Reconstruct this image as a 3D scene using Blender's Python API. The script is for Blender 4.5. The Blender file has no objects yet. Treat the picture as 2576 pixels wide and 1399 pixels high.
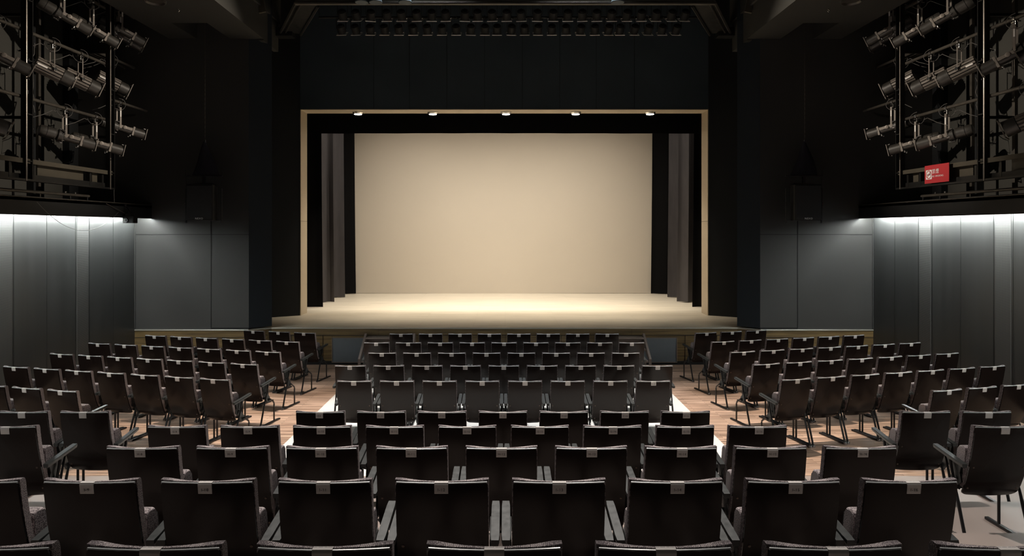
import bpy, bmesh, math, random
from mathutils import Vector, Matrix

random.seed(7)
SC = bpy.context.scene
COL = SC.collection
F, VX, VY, EYE = 1717.0, 1271.0, 577.0, 2.78      # focal length in px, vanishing point, eye height


def at(px, py, Y):
    """pixel of the photograph at depth Y -> world point"""
    return Vector(((px - VX) * Y / F, Y, EYE - (py - VY) * Y / F))


# ------------------------------------------------------------------ camera
cam_d = bpy.data.cameras.new('camera')
cam = bpy.data.objects.new('camera', cam_d)
COL.objects.link(cam)
cam.location = (0, 0, EYE)
cam.rotation_euler = (math.pi / 2, 0, 0)
cam_d.sensor_width = 36
cam_d.lens = 36 * F / 2576
cam_d.shift_x = (1288 - VX) / 2576
cam_d.shift_y = (VY - 699.5) / 2576
cam_d.clip_end = 200
SC.camera = cam

# ------------------------------------------------------------------ world, view
w = bpy.data.worlds.new('world')
SC.world = w
w.use_nodes = True
w.node_tree.nodes['Background'].inputs[0].default_value = (0.6, 0.8, 1.0, 1)
w.node_tree.nodes['Background'].inputs[1].default_value = 0.0
SC.view_settings.view_transform = 'Standard'
SC.view_settings.look = 'None'
SC.view_settings.exposure = 0.0
SC.view_settings.gamma = 1.0
SC.view_settings.use_curve_mapping = False


# ------------------------------------------------------------------ lights
def spot(name, loc, target, power, cone, blend=1.0, col=(1, 1, 1), radius=0.12):
    d = bpy.data.lights.new(name, 'SPOT')
    d.energy = power
    d.spot_size = math.radians(cone)
    d.spot_blend = blend
    d.color = col
    d.shadow_soft_size = radius
    o = bpy.data.objects.new(name, d)
    COL.objects.link(o)
    o.location = loc
    v = Vector(target) - Vector(loc)
    o.rotation_euler = v.to_track_quat('-Z', 'Y').to_euler()
    return o


def area(name, loc, target, power, sx, sy, col=(1, 1, 1), spread=180):
    d = bpy.data.lights.new(name, 'AREA')
    d.energy = power
    d.shape = 'RECTANGLE'
    d.size, d.size_y = sx, sy
    d.color = col
    d.spread = math.radians(spread)
    o = bpy.data.objects.new(name, d)
    COL.objects.link(o)
    o.location = loc
    v = Vector(target) - Vector(loc)
    o.rotation_euler = v.to_track_quat('-Z', 'Y').to_euler()
    return o


WARM, NEUT, COOL = (1.0, 0.86, 0.68), (1.0, 0.95, 0.88), (0.86, 0.96, 1.0)
# house lights over the seats
for x in (-1.4, 1.4):
    spot('house_light', (x, 12.6, 9.8), (x, 10.6, 0), 2800, 44, 0.9, (0.94, 0.98, 1.0), 0.1)
    spot('house_light', (x, 8.2, 9.8), (x, 5.6, 0.6), 3400, 46, 0.9, (1.0, 0.93, 0.86), 0.1)
for x in (-3.3, 3.3):
    spot('house_light', (x, 11.0, 9.8), (x, 9.2, 0), 5000, 40, 1.0, (1.0, 0.88, 0.75), 0.1)
    spot('house_light', (x * .5, 5.2, 9.8), (x * .5, 3.0, 1), 1900, 36, 1.0, (1.0, 0.93, 0.86), 0.1)
# gallery wash
for s in (-1, 1):
    spot('house_light', (-s * 3.0, 11.2, 7.05), (s * 7.3, 11.5, 5.0), 3300, 26, 0.8, (1.0, 0.87, 0.72), 0.05)
# stage lights hidden by the borders
for x, k in ((-3.8, 0.95), (-1.9, 1.0), (0, 1.05), (1.9, 1.1), (3.8, 0.7)):
    spot('stage_light', (x, 18.0, 9.6), (x * 0.9, 19.4, 0.76), 1420 * k, 79, 1.0, (1.0, 0.925, 0.82), 0.55)
# ------------------------------------------------------------------ materials
def node(nt, t, **kw):
    n = nt.nodes.new(t)
    for k, v in kw.items():
        setattr(n, k, v)
    return n


def mat(name, col, rough=0.5, metal=0.0, spec=0.5, noise=0.0, nscale=(8, 8, 8), bump=0.0, bscale=200, coat=0.0):
    m = bpy.data.materials.new(name)
    m.use_nodes = True
    nt = m.node_tree
    b = nt.nodes['Principled BSDF']
    b.inputs['Base Color'].default_value = (*col, 1)
    b.inputs['Roughness'].default_value = rough
    b.inputs['Metallic'].default_value = metal
    b.inputs['Specular IOR Level'].default_value = spec
    if coat:
        b.inputs['Coat Weight'].default_value = coat
    tc = node(nt, 'ShaderNodeTexCoord')
    if noise:
        mp = node(nt, 'ShaderNodeMapping')
        mp.inputs['Scale'].default_value = nscale
        nz = node(nt, 'ShaderNodeTexNoise')
        nz.inputs['Scale'].default_value = 1
        nz.inputs['Detail'].default_value = 4
        mr = node(nt, 'ShaderNodeMapRange')
        mr.inputs['From Min'].default_value = 0.25
        mr.inputs['From Max'].default_value = 0.75
        mr.inputs['To Min'].default_value = 1 - noise
        mr.inputs['To Max'].default_value = 1 + noise
        mx = node(nt, 'ShaderNodeMix', data_type='RGBA', blend_type='MULTIPLY')
        mx.inputs[0].default_value = 1
        mx.inputs[6].default_value = (*col, 1)
        nt.links.new(tc.outputs['Object'], mp.inputs[0])
        nt.links.new(mp.outputs[0], nz.inputs['Vector'])
        nt.links.new(nz.outputs['Fac'], mr.inputs[0])
        nt.links.new(mr.outputs[0], mx.inputs[7])
        nt.links.new(mx.outputs[2], b.inputs['Base Color'])
        mr2 = node(nt, 'ShaderNodeMapRange')
        mr2.inputs['To Min'].default_value = max(0.02, rough - 0.12)
        mr2.inputs['To Max'].default_value = min(1, rough + 0.12)
        nt.links.new(nz.outputs['Fac'], mr2.inputs[0])
        nt.links.new(mr2.outputs[0], b.inputs['Roughness'])
    if bump:
        nb = node(nt, 'ShaderNodeTexNoise')
        nb.inputs['Scale'].default_value = bscale
        bp = node(nt, 'ShaderNodeBump')
        bp.inputs['Strength'].default_value = bump
        bp.inputs['Distance'].default_value = 0.002
        nt.links.new(tc.outputs['Object'], nb.inputs['Vector'])
        nt.links.new(nb.outputs['Fac'], bp.inputs['Height'])
        nt.links.new(bp.outputs[0], b.inputs['Normal'])
    return m


def planks(name, c1, c2, dark, width, row, rough=0.4, streak=0.35, vertical=False):
    """wooden boards running along X (laid in the XY plane, or standing in XZ)"""
    m = bpy.data.materials.new(name)
    m.use_nodes = True
    nt = m.node_tree
    b = nt.nodes['Principled BSDF']
    tc = node(nt, 'ShaderNodeTexCoord')
    mp = node(nt, 'ShaderNodeMapping')
    if vertical:
        mp.inputs['Rotation'].default_value = (math.pi / 2, 0, 0)
    br = node(nt, 'ShaderNodeTexBrick')
    br.inputs['Color1'].default_value = (*c1, 1)
    br.inputs['Color2'].default_value = (*c2, 1)
    br.inputs['Mortar'].default_value = (*dark, 1)
    br.inputs['Scale'].default_value = 1
    br.inputs['Mortar Size'].default_value = 0.0022
    br.inputs['Mortar Smooth'].default_value = 0.2
    br.inputs['Bias'].default_value = 0
    br.inputs['Brick Width'].default_value = width
    br.inputs['Row Height'].default_value = row
    br.offset = 0.37
    m2 = node(nt, 'ShaderNodeMapping')
    m2.inputs['Scale'].default_value = (1.3, 26, 26)
    nz = node(nt, 'ShaderNodeTexNoise')
    nz.inputs['Scale'].default_value = 1
    nz.inputs['Detail'].default_value = 5
    mr = node(nt, 'ShaderNodeMapRange')
    mr.inputs['From Min'].default_value = 0.3
    mr.inputs['From Max'].default_value = 0.7
    mr.inputs['To Min'].default_value = 1 - streak
    mr.inputs['To Max'].default_value = 1 + streak
    mx = node(nt, 'ShaderNodeMix', data_type='RGBA', blend_type='MULTIPLY')
    mx.inputs[0].default_value = 1
    L = nt.links.new
    L(tc.outputs['Object'], mp.inputs[0])
    L(mp.outputs[0], br.inputs['Vector'])
    L(tc.outputs['Object'], m2.inputs[0])
    L(m2.outputs[0], nz.inputs['Vector'])
    L(nz.outputs['Fac'], mr.inputs[0])
    L(br.outputs['Color'], mx.inputs[6])
    L(mr.outputs[0], mx.inputs[7])
    L(mx.outputs[2], b.inputs['Base Color'])
    b.inputs['Roughness'].default_value = rough
    return m


def fabric(name, light, dark, cell):
    m = bpy.data.materials.new(name)
    m.use_nodes = True
    nt = m.node_tree
    b = nt.nodes['Principled BSDF']
    tc = node(nt, 'ShaderNodeTexCoord')
    ck = node(nt, 'ShaderNodeTexVoronoi', feature='F1', distance='EUCLIDEAN')
    ck.inputs['Scale'].default_value = 1 / cell
    ck.inputs['Randomness'].default_value = 0.35
    cr = node(nt, 'ShaderNodeValToRGB')
    cr.color_ramp.elements[0].position = 0.30
    cr.color_ramp.elements[0].color = (*light, 1)
    cr.color_ramp.elements[1].position = 0.52
    cr.color_ramp.elements[1].color = (*dark, 1)
    bp = node(nt, 'ShaderNodeBump')
    bp.inputs['Strength'].default_value = 0.5
    bp.inputs['Distance'].default_value = 0.002
    bp.invert = True
    L = nt.links.new
    L(tc.outputs['Object'], ck.inputs['Vector'])
    L(ck.outputs['Distance'], cr.inputs[0])
    L(cr.outputs[0], b.inputs['Base Color'])
    L(ck.outputs['Distance'], bp.inputs['Height'])
    L(bp.outputs[0], b.inputs['Normal'])
    b.inputs['Roughness'].default_value = 0.9
    b.inputs['Specular IOR Level'].default_value = 0.15
    return m


def perforated(name, metal_col, hole_col, pz, py):
    """sheet metal with rows of slots; the sheet stands in the YZ plane"""
    m = bpy.data.materials.new(name)
    m.use_nodes = True
    nt = m.node_tree
    b = nt.nodes['Principled BSDF']
    tc = node(nt, 'ShaderNodeTexCoord')
    sx = node(nt, 'ShaderNodeSeparateXYZ')
    L = nt.links.new
    L(tc.outputs['Object'], sx.inputs[0])

    def band(src, p, duty):
        a = node(nt, 'ShaderNodeMath', operation='DIVIDE')
        a.inputs[1].default_value = p
        f = node(nt, 'ShaderNodeMath', operation='FRACT')
        g = node(nt, 'ShaderNodeMath', operation='LESS_THAN')
        g.inputs[1].default_value = duty
        L(src, a.inputs[0])
        L(a.outputs[0], f.inputs[0])
        L(f.outputs[0], g.inputs[0])
        return g.outputs[0]

    mu = node(nt, 'ShaderNodeMath', operation='MULTIPLY')
    L(band(sx.outputs['Z'], pz, 0.5), mu.inputs[0])
    L(band(sx.outputs['Y'], py, 0.8), mu.inputs[1])
    mx = node(nt, 'ShaderNodeMix', data_type='RGBA')
    mx.inputs[6].default_value = (*metal_col, 1)
    mx.inputs[7].default_value = (*hole_col, 1)
    L(mu.outputs[0], mx.inputs[0])
    L(mx.outputs[2], b.inputs['Base Color'])
    b.inputs['Roughness'].default_value = 0.5
    return m


def glow(name, col, strength):
    m = bpy.data.materials.new(name)
    m.use_nodes = True
    b = m.node_tree.nodes['Principled BSDF']
    b.inputs['Base Color'].default_value = (0.8, 0.8, 0.8, 1)
    b.inputs['Emission Color'].default_value = (*col, 1)
    b.inputs['Emission Strength'].default_value = strength
    return m


M = dict(
    laminate=mat('dark_brown_laminate', (0.0105, 0.0066, 0.0056), 0.22, 0, 0.20, 0.06, (3, 3, 3)),
    edge=mat('grey_edge_highlight', (0.36, 0.37, 0.37), 0.30, 0, 0.5, 0.05),  # pale grey carries the highlight on the chair backs' top edges
    fabric=fabric('woven_grey_fabric', (0.50, 0.435, 0.43), (0.10, 0.085, 0.09), 0.0060),
    pan=mat('black_seat_plastic', (0.012, 0.012, 0.012), 0.5, 0, 0.4, 0.1),
    arm=mat('charcoal_arm_plastic', (0.023, 0.0255, 0.0255), 0.38, 0, 0.5, 0.06, (30, 30, 30)),
    steel=mat('black_painted_steel', (0.012, 0.012, 0.013), 0.35, 0.0, 0.5, 0.1),
    bracket=mat('dark_steel_plate', (0.028, 0.031, 0.031), 0.4, 0.3, 0.5, 0.1),
    foot=mat('polished_steel_foot', (0.35, 0.35, 0.36), 0.25, 1.0, 0.5, 0.05),
    tag=mat('satin_tag_plastic', (0.55, 0.515, 0.49), 0.45, 0.0, 0.4, 0.05),
    ink=mat('faded_brown_ink', (0.10, 0.085, 0.08), 0.6),
    screw=mat('bronze_screw', (0.10, 0.075, 0.06), 0.4, 0.6),
    wood=planks('red_brown_floorboards', (0.32, 0.205, 0.145), (0.52, 0.35, 0.255), (0.05, 0.032, 0.024), 0.8, 0.05, 0.38, 0.65),
    stage=planks('pale_stage_boards', (0.52, 0.455, 0.355), (0.57, 0.505, 0.40), (0.38, 0.325, 0.24), 1.8, 0.09, 0.45, 0.14),
    front=planks('dark_oak_panelling', (0.135, 0.088, 0.034), (0.16, 0.106, 0.043), (0.05, 0.03, 0.01), 2.6, 0.30, 0.45, 0.5, True),
    pale=mat('pale_lino', (0.66, 0.64, 0.61), 0.5, 0, 0.4, 0.05, (3, 3, 3)),
    tier=mat('beige_lino', (0.28, 0.225, 0.20), 0.5, 0, 0.4, 0.06, (3, 3, 3)),
    black=mat('black_wall_paint', (0.010, 0.011, 0.012), 0.55, 0, 0.4, 0.15, (2, 2, 2)),
    fascia=mat('blue_black_panels', (0.062, 0.082, 0.094), 0.5, 0, 0.4, 0.12, (1.2, 1.2, 1.2)),
    pier=mat('charcoal_wall_panels', (0.046, 0.0455, 0.0437), 0.55, 0, 0.4, 0.08, (1.5, 1.5, 1.5)),
    chamfer=mat('blue_black_return', (0.022, 0.028, 0.034), 0.6, 0, 0.3, 0.08),
    sidewall=mat('satin_black_wall_panels', (0.045, 0.046, 0.046), 0.38, 0, 0.5, 0.16, (1, 7, 0.25)),
    perf=perforated('perforated_sheet_metal', (0.11, 0.11, 0.108), (0.012, 0.012, 0.012), 0.016, 0.031),
    seam=mat('panel_joint', (0.006, 0.006, 0.006), 0.8),
    soffit=mat('dark_grey_ceiling', (0.040, 0.039, 0.035), 0.7, 0, 0.3, 0.08, (1, 1, 1)),
    bridge=mat('grey_brown_bridge_paint', (0.13, 0.12, 0.10), 0.65, 0, 0.3, 0.1),
    gold=mat('champagne_metal', (0.56, 0.475, 0.355), 0.45, 0.25, 0.5, 0.05, (2, 2, 12)),
    trim=mat('pale_metal_trim', (0.55, 0.53, 0.48), 0.35, 0.6),
    velvet=mat('black_velour', (0.0045, 0.004, 0.004), 0.85, 0, 0.15, 0.15, (14, 14, 2)),
    drape=mat('grey_black_satin_drape', (0.076, 0.068, 0.068), 0.62, 0, 0.3, 0.12, (14, 14, 2)),
    cyc=mat('cream_backcloth', (0.60, 0.53, 0.435), 0.9, 0, 0.1, 0.02, (0.5, 0.5, 0.5)),
    rig=mat('black_rig_steel', (0.014, 0.0137, 0.013), 0.42, 0.2, 0.5, 0.15, (6, 6, 6)),
    pipe=mat('worn_dark_pipe', (0.075, 0.067, 0.057), 0.4, 0.4, 0.5, 0.2, (9, 9, 9)),
    barrel=mat('matt_black_lamp_housing', (0.030, 0.027, 0.023), 0.42, 0.0, 1.0, 0.1, (9, 9, 9)),
    plate=mat('grey_cast_bracket', (0.19, 0.168, 0.147), 0.5, 0.2, 0.5, 0.1, (12, 12, 12)),
    chrome=mat('bright_clamp_metal', (0.75, 0.74, 0.72), 0.22, 1.0),
    post_glint=mat('post_glint_steel', (0.16, 0.143, 0.125), 0.35, 0.6, 0.5, 0.1),  # lighter tone standing in for the highlights on the post edges
    label=mat('white_sticker', (0.75, 0.73, 0.70), 0.6),
    cable=mat('grey_cable_rubber', (0.10, 0.095, 0.09), 0.5),
    glass=mat('dark_lens_glass', (0.02, 0.02, 0.025), 0.08, 0, 0.8),
    gwall=mat('grey_gallery_wall', (0.042, 0.041, 0.036), 0.7, 0, 0.3, 0.12, (1.5, 1.5, 1.5)),
    brown=mat('brown_board', (0.060, 0.052, 0.038), 0.65, 0, 0.3, 0.1),
    red=mat('red_sign_board', (0.42, 0.028, 0.035), 0.55, 0, 0.4, 0.03),
    white=mat('white_print', (0.75, 0.75, 0.75), 0.6),
    dot=mat('dark_print', (0.05, 0.03, 0.03), 0.6),
    spk=mat('black_speaker_grille', (0.020, 0.020, 0.021), 0.6, 0, 0.4, 0.0, (8, 8, 8), 0.6, 700),
    spkbox=mat('black_speaker_paint', (0.012, 0.012, 0.012), 0.6, 0, 0.4, 0.1),
    bag=mat('navy_black_cloth', (0.022, 0.021, 0.027), 0.9, 0, 0.1, 0.2, (12, 12, 4)),
    stepw=mat('worn_brown_step_paint', (0.22, 0.175, 0.15), 0.5, 0, 0.4, 0.1, (4, 20, 20)),
    greyp=mat('slate_grey_panel', (0.15, 0.17, 0.19), 0.6, 0, 0.3, 0.05),
    lamp=glow('lit_downlight_bulb', (1.0, 0.92, 0.8), 9.0),
    tube=glow('lit_strip_tube', (0.94, 1.0, 0.97), 255.0),
)


# ------------------------------------------------------------------ mesh helpers
def box(bm, c, s, rot=None, bev=0.0, seg=2):
    r = bmesh.ops.create_cube(bm, size=1)
    vs = r['verts']
    bmesh.ops.scale(bm, vec=s, verts=vs)
    if bev:
        es = {e for v in vs for e in v.link_edges}
        g = bmesh.ops.bevel(bm, geom=list(es), offset=bev, segments=seg, affect='EDGES', profile=0.5)
        vs = list({v for f in g['faces'] for v in f.verts} | {v for v in vs if v.is_valid})
    if rot is not None:
        bmesh.ops.rotate(bm, cent=(0, 0, 0), matrix=rot, verts=vs)
    bmesh.ops.translate(bm, vec=c, verts=vs)
    return vs


def frame_of(d):
    d = d.normalized()
    up = Vector((0, 0, 1)) if abs(d.z) < 0.95 else Vector((1, 0, 0))
    a = d.cross(up).normalized()
    return a, a.cross(d).normalized()


def rings(bm, rr, cap=True):
    """bridge a list of equal-length vertex-coordinate rings"""
    R = [[bm.verts.new(p) for p in r] for r in rr]
    n = len(R[0])
    for a, b in zip(R, R[1:]):
        for i in range(n):
            bm.faces.new((a[i], a[(i + 1) % n], b[(i + 1) % n], b[i]))
    if cap:
        bm.faces.new(list(reversed(R[0])))
        bm.faces.new(R[-1])
    return R


def tube(bm, pts, r, n=8):
    pts = [Vector(p) for p in pts]
    rr = []
    for i, p in enumerate(pts):
        d = (pts[min(i + 1, len(pts) - 1)] - pts[max(i - 1, 0)])
        a, b = frame_of(d)
        rr.append([p + (a * math.cos(t) + b * math.sin(t)) * r for t in [2 * math.pi * k / n for k in range(n)]])
    rings(bm, rr)


def lathe(bm, p0, axis, prof, n=20):
    """prof: (distance along axis, radius)"""
    p0, axis = Vector(p0), Vector(axis).normalized()
    a, b = frame_of(axis)
    rings(bm, [[p0 + axis * t + (a * math.cos(u) + b * math.sin(u)) * r for u in [2 * math.pi * k / n for k in range(n)]] for t, r in prof])


def prism(bm, poly, z0, z1, axes='xy'):
    """extrude a polygon; axes 'xy' along z, 'yz' along x, 'xz' along y"""
    def P(u, v, h):
        return {'xy': (u, v, h), 'yz': (h, u, v), 'xz': (u, h, v)}[axes]
    rings(bm, [[P(u, v, h) for u, v in poly] for h in (z0, z1)])


def obj(name, bm, m, parent=None, smooth=False, loc=None):
    bmesh.ops.recalc_face_normals(bm, faces=bm.faces)
    me = bpy.data.meshes.new(name)
    bm.to_mesh(me)
    bm.free()
    me.materials.append(m)
    if smooth:
        for p in me.polygons:
            p.use_smooth = True
        try:
            me.set_sharp_from_angle(angle=math.radians(38))
        except Exception:
            pass
    o = bpy.data.objects.new(name, me)
    COL.objects.link(o)
    if parent is not None:
        o.parent = parent
    if loc is not None:
        o.location = loc
    return o


def B():
    return bmesh.new()


def tag(o, label, cat, group=None):
    o['label'] = label
    o['category'] = cat
    if group:
        o['group'] = group
    return o


def thing(name, label, cat, loc=(0, 0, 0), rz=0.0, group=None):
    o = bpy.data.objects.new(name, None)
    o.empty_display_size = 0.1
    COL.objects.link(o)
    o.location = loc
    o.rotation_euler = (0, 0, rz)
    return tag(o, label, cat, group)


def struct(name, bm, m, parent=None, smooth=False):
    o = obj(name, bm, m, parent, smooth)
    o['kind'] = 'structure'
    return o


def dup(root, loc, rz, label, group=None):
    r = root.copy()
    COL.objects.link(r)
    r.location = loc
    r.rotation_euler = (0, 0, rz)
    r['label'] = label
    if group:
        r['group'] = group
    for ch in list(root.children):
        c = ch.copy()
        COL.objects.link(c)
        c.parent = r
        for g in list(ch.children):
            d = g.copy()
            COL.objects.link(d)
            d.parent = c
    return r


_txt = {}


def text_mesh(s, size, m, depth=0.0004, align='CENTER'):
    key = (s, size, m.name)
    if key in _txt:
        return _txt[key]
    cu = bpy.data.curves.new('lettering', 'FONT')
    cu.body = s
    cu.size = size
    cu.align_x = align
    cu.align_y = 'CENTER'
    cu.extrude = depth
    cu.resolution_u = 3
    cu.space_character = 1.15
    o = bpy.data.objects.new('lettering', cu)
    COL.objects.link(o)
    dg = bpy.context.evaluated_depsgraph_get()
    dg.update()
    me = bpy.data.meshes.new_from_object(o.evaluated_get(dg))
    me.name = 'lettering'
    me.materials.clear()
    me.materials.append(m)
    bpy.data.objects.remove(o)
    _txt[key] = me
    return me


def lettering(s, size, m, parent, loc, rot, name='lettering'):
    o = bpy.data.objects.new(name, text_mesh(s, size, m))
    COL.objects.link(o)
    o.parent = parent
    o.location = loc
    o.rotation_euler = rot
    return o


ORD = ['zeroth', 'first', 'second', 'third', 'fourth', 'fifth', 'sixth', 'seventh', 'eighth', 'ninth', 'tenth', 'eleventh', 'twelfth',
       'thirteenth', 'fourteenth', 'fifteenth', 'sixteenth', 'seventeenth', 'eighteenth', 'nineteenth', 'twentieth', 'twenty-first',
       'twenty-second', 'twenty-third', 'twenty-fourth', 'twenty-fifth']

# ================================================================== THE SETTING
XL, XR = -7.47, 7.42
# ---- floors
bm = B(); box(bm, (0, 10.0, -0.05), (15.2, 8.4, 0.1)); struct('floor', bm, M['wood'])
bm = B(); box(bm, (-0.02, 10.45, 0.002), (5.68, 7.3, 0.004)); struct('floor_centre', bm, M['pale'])
bm = B(); box(bm, (0, 7.0, 0.075), (15.0, 0.55, 0.15)); struct('floor_step', bm, M['tier'])
edges = [6.78, 5.84, 4.90, 3.945, 2.99, 2.03]
for i, e in enumerate(edges):
    y1 = edges[i + 1] if i + 1 < len(edges) else -3.2
    z = 0.30 + 0.15 * i
    bm = B(); box(bm, (0, (e + y1) / 2 - 0.001, z / 2), (15.0, e - y1 - 0.001, z))
    struct('floor_tier_%d' % (i + 1), bm, M['tier'])
# ---- stage
FP = [(XL - .1, 13.76), (-5.17, 13.76), (-4.80, 14.04), (4.77, 14.04), (5.14, 13.76), (XR + .1, 13.76), (XR + .1, 14.5), (XL - .1, 14.5)]
bm = B(); prism(bm, FP, 0, 0.735); struct('wall_stage_front', bm, M['front'])
bm = B(); prism(bm, [(XL - .1, 13.78), (-5.17, 13.78), (-4.80, 14.045), (4.77, 14.045), (5.14, 13.78), (XR + .1, 13.78), (9.4, 22.4), (-9.4, 22.4)], 0.70, 0.76)
struct('floor_stage', bm, M['stage'])
bm = B()
box(bm, (-0.015, 14.03, 0.748), (9.58, 0.03, 0.028), bev=0.006)
box(bm, ((XL - 5.17) / 2, 13.755, 0.748), (-5.17 - XL, 0.03, 0.028), bev=0.006)
box(bm, ((XR + 5.14) / 2, 13.755, 0.748), (XR - 5.14, 0.03, 0.028), bev=0.006)
for s, a, b_ in ((-1, (-5.17, 13.755), (-4.80, 14.03)), (1, (5.14, 13.755), (4.77, 14.03))):
    tube(bm, [(a[0], a[1], .748), (b_[0], b_[1], .748)], 0.014, 6)
struct('trim_1', bm, M['trim'])
bm = B()
for z in (0.60,):
    box(bm, (-0.015, 14.035, z), (9.56, 0.012, 0.008))
for x in (-4.4, -3.75, -2.3, -1.15, 0, 1.15, 2.3, 3.7, 4.35):
    box(bm, (x, 14.035, 0.3), (0.006, 0.012, 0.6))
for x in (-6.9, -6.3, -5.7, 5.7, 6.3, 6.9):
    box(bm, (x, 13.757, 0.3), (0.006, 0.012, 0.6))
box(bm, ((XL - 5.17) / 2, 13.757, 0.60), (2.3, 0.012, 0.008))
box(bm, ((XR + 5.14) / 2, 13.757, 0.60), (2.28, 0.012, 0.008))
struct('trim_2', bm, M['seam'])
bm = B(); box(bm, (-0.015, 14.03, 0.035), (9.56, 0.02, 0.07)); struct('baseboard_front', bm, M['black'])
# ---- pier walls beside the stage
for s, nm, xo, x1, x2 in ((-1, 'left', XL, -5.17, -4.80), (1, 'right', XR, 5.14, 4.77)):
    bm = B(); prism(bm, [(xo + s * 1.5, 13.762), (x1, 13.762), (x1, 14.3), (xo + s * 1.5, 14.3)], 0.765, 8.2)
    p = struct('wall_front_' + nm, bm, M['pier'])
    bm = B(); prism(bm, [(x1, 13.760), (x2, 14.04), (x2 + s * .2, 14.3), (x1, 14.3)], 0.79, 8.2)
    struct('wall_return_' + nm, bm, M['chamfer'])
    bm = B()
    xs = x1 - (-1 if s < 0 else 1) * 0
    sx = -5.93 if s < 0 else 5.895
    box(bm, (sx, 13.760, 1.76), (0.012, 0.008, 1.95)); box(bm, (sx, 13.760, 2.88), (0.018, 0.010, .40))
    box(bm, ((xo + x1) / 2, 13.760, 2.676), (abs(xo - x1), 0.008, 0.010))
    box(bm, ((sx + x1) / 2, 13.760, 0.783), (abs(sx - x1), 0.012, 0.034))
    struct('trim_seam_' + nm, bm, M['seam'])
    bm = B(); box(bm, (xo - s * 0.012, 13.750, 1.9), (0.018, 0.02, 2.25)); struct('trim_corner_' + nm, bm, M['pier'])
    # auditorium side wall
    bm = B(); box(bm, (xo + s * 0.05, 5.3, 1.65), (0.1, 17.1, 3.3)); struct('wall_' + nm, bm, M['sidewall'])
    bm = B()
    for y in (13.0, 12.26, 11.86, 11.12, 10.37, 9.97, 9.2, 8.4):
        box(bm, (xo, y, 1.6), (0.006, 0.008, 3.2))
    struct('trim_wall_seam_' + nm, bm, M['seam'])
    for y0, y1 in ((11.90, 12.22), (10.01, 10.33)):
        bm = B(); box(bm, (xo, (y0 + y1) / 2, 1.62), (0.012, y1 - y0, 3.1)); struct('trim_grille_' + nm, bm, M['perf'])
    # gallery slab, fascia, back wall
    fx = s * 7.12
    bm = B(); box(bm, (fx + s * 0.02, 5.3, 3.13), (0.04, 16.9, 0.27), bev=0.004); struct('trim_fascia_' + nm, bm, M['black'])
    bm = B(); box(bm, (s * 7.95, 5.3, 3.24), (1.66, 16.9, 0.06)); struct('floor_gallery_' + nm, bm, M['black'])
    bm = B(); box(bm, (fx + s * 0.0, 5.3, 3.262), (0.05, 16.85, 0.016), bev=0.004); struct('trim_fascia_lip_' + nm, bm, M['pipe'])
    bm = B(); box(bm, (s * 8.65, 5.3, 5.8), (0.1, 16.9, 5.2)); struct('wall_gallery_' + nm, bm, M['gwall'])
    bm = B()
    for y in (9.6, 10.9, 12.4, 13.4):
        box(bm, (s * 8.55, y, 5.6), (0.16, 0.28, 4.7))
    struct('trim_gallery_pilasters_' + nm, bm, M['black'])
    # ceiling over the side of the room
    bm = B()
    box(bm, (s * 5.82, 4.7, 6.92), (1.9, 16.0, 0.6))
    box(bm, (s * 6.49, 13.23, 6.92), (0.56, 1.06, 0.6)); box(bm, (s * 5.21, 13.23, 6.92), (0.68, 1.06, 0.6))
    box(bm, (s * 4.92, 14.2, 7.02), (0.10, 0.9, 0.86))
    struct('ceiling_' + nm, bm, M['soffit'])
    bm = B(); box(bm, (s * 4.85, 4.7, 8.9), (0.06, 19.9, 3.4)); struct('wall_upper_' + nm, bm, M['soffit'])
# ---- proscenium wall and its metal reveal
for s, nm in ((-1, 'left'), (1, 'right')):
    a = 4.79 if s < 0 else 4.745
    bm = B(); prism(bm, [(s * (a + .02), 16.0), (s * 5.9, 15.30), (s * 9.4, 15.3), (s * 9.4, 16.5), (s * (a + .02), 16.5)], 0.76, 11)
    struct('wall_proscenium_' + nm, bm, M['black'])
    bm = B(); box(bm, (s * (a + .01), 16.245, 3.17), (0.02, 0.51, 4.82)); struct('trim_jamb_' + nm, bm, M['gold'])
    bm = B(); box(bm, (s * a, 16.245, 2.97), (0.004, 0.51, 0.006)); struct('trim_jamb_joint_' + nm, bm, M['seam'])
bm = B(); box(bm, (0, 16.25, 8.3), (10.2, 0.48, 5.4)); struct('wall_proscenium_head', bm, M['fascia'])
bm = B(); box(bm, (-0.02, 16.245, 5.59), (9.56, 0.51, 0.02)); struct('trim_head', bm, M['gold'])
bm = B()
for px in (940, 1030, 1124, 1219, 1314, 1408, 1500, 1596):
    box(bm, ((px - VX) * 16 / F, 16.008, 6.7), (0.007, 0.01, 2.2))
struct('trim_head_seams', bm, M['seam'])
# ---- stage house, room back and upper ceiling
bm = B(); box(bm, (0, 22.5, 5.8), (19, 0.1, 11)); struct('wall_stage_back', bm, M['black'])
for s, nm in ((-1, 'left'), (1, 'right')):
    bm = B(); box(bm, (s * 9.45, 19, 5.8), (0.1, 7.2, 11)); struct('wall_stage_' + nm, bm, M['black'])
bm = B(); box(bm, (0, 10, 10.95), (19, 26.5, 0.1)); struct('ceiling', bm, M['black'])
bm = B(); box(bm, (0, -3.2, 5.4), (19, 0.1, 11)); struct('wall_back', bm, M['gwall'])

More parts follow.
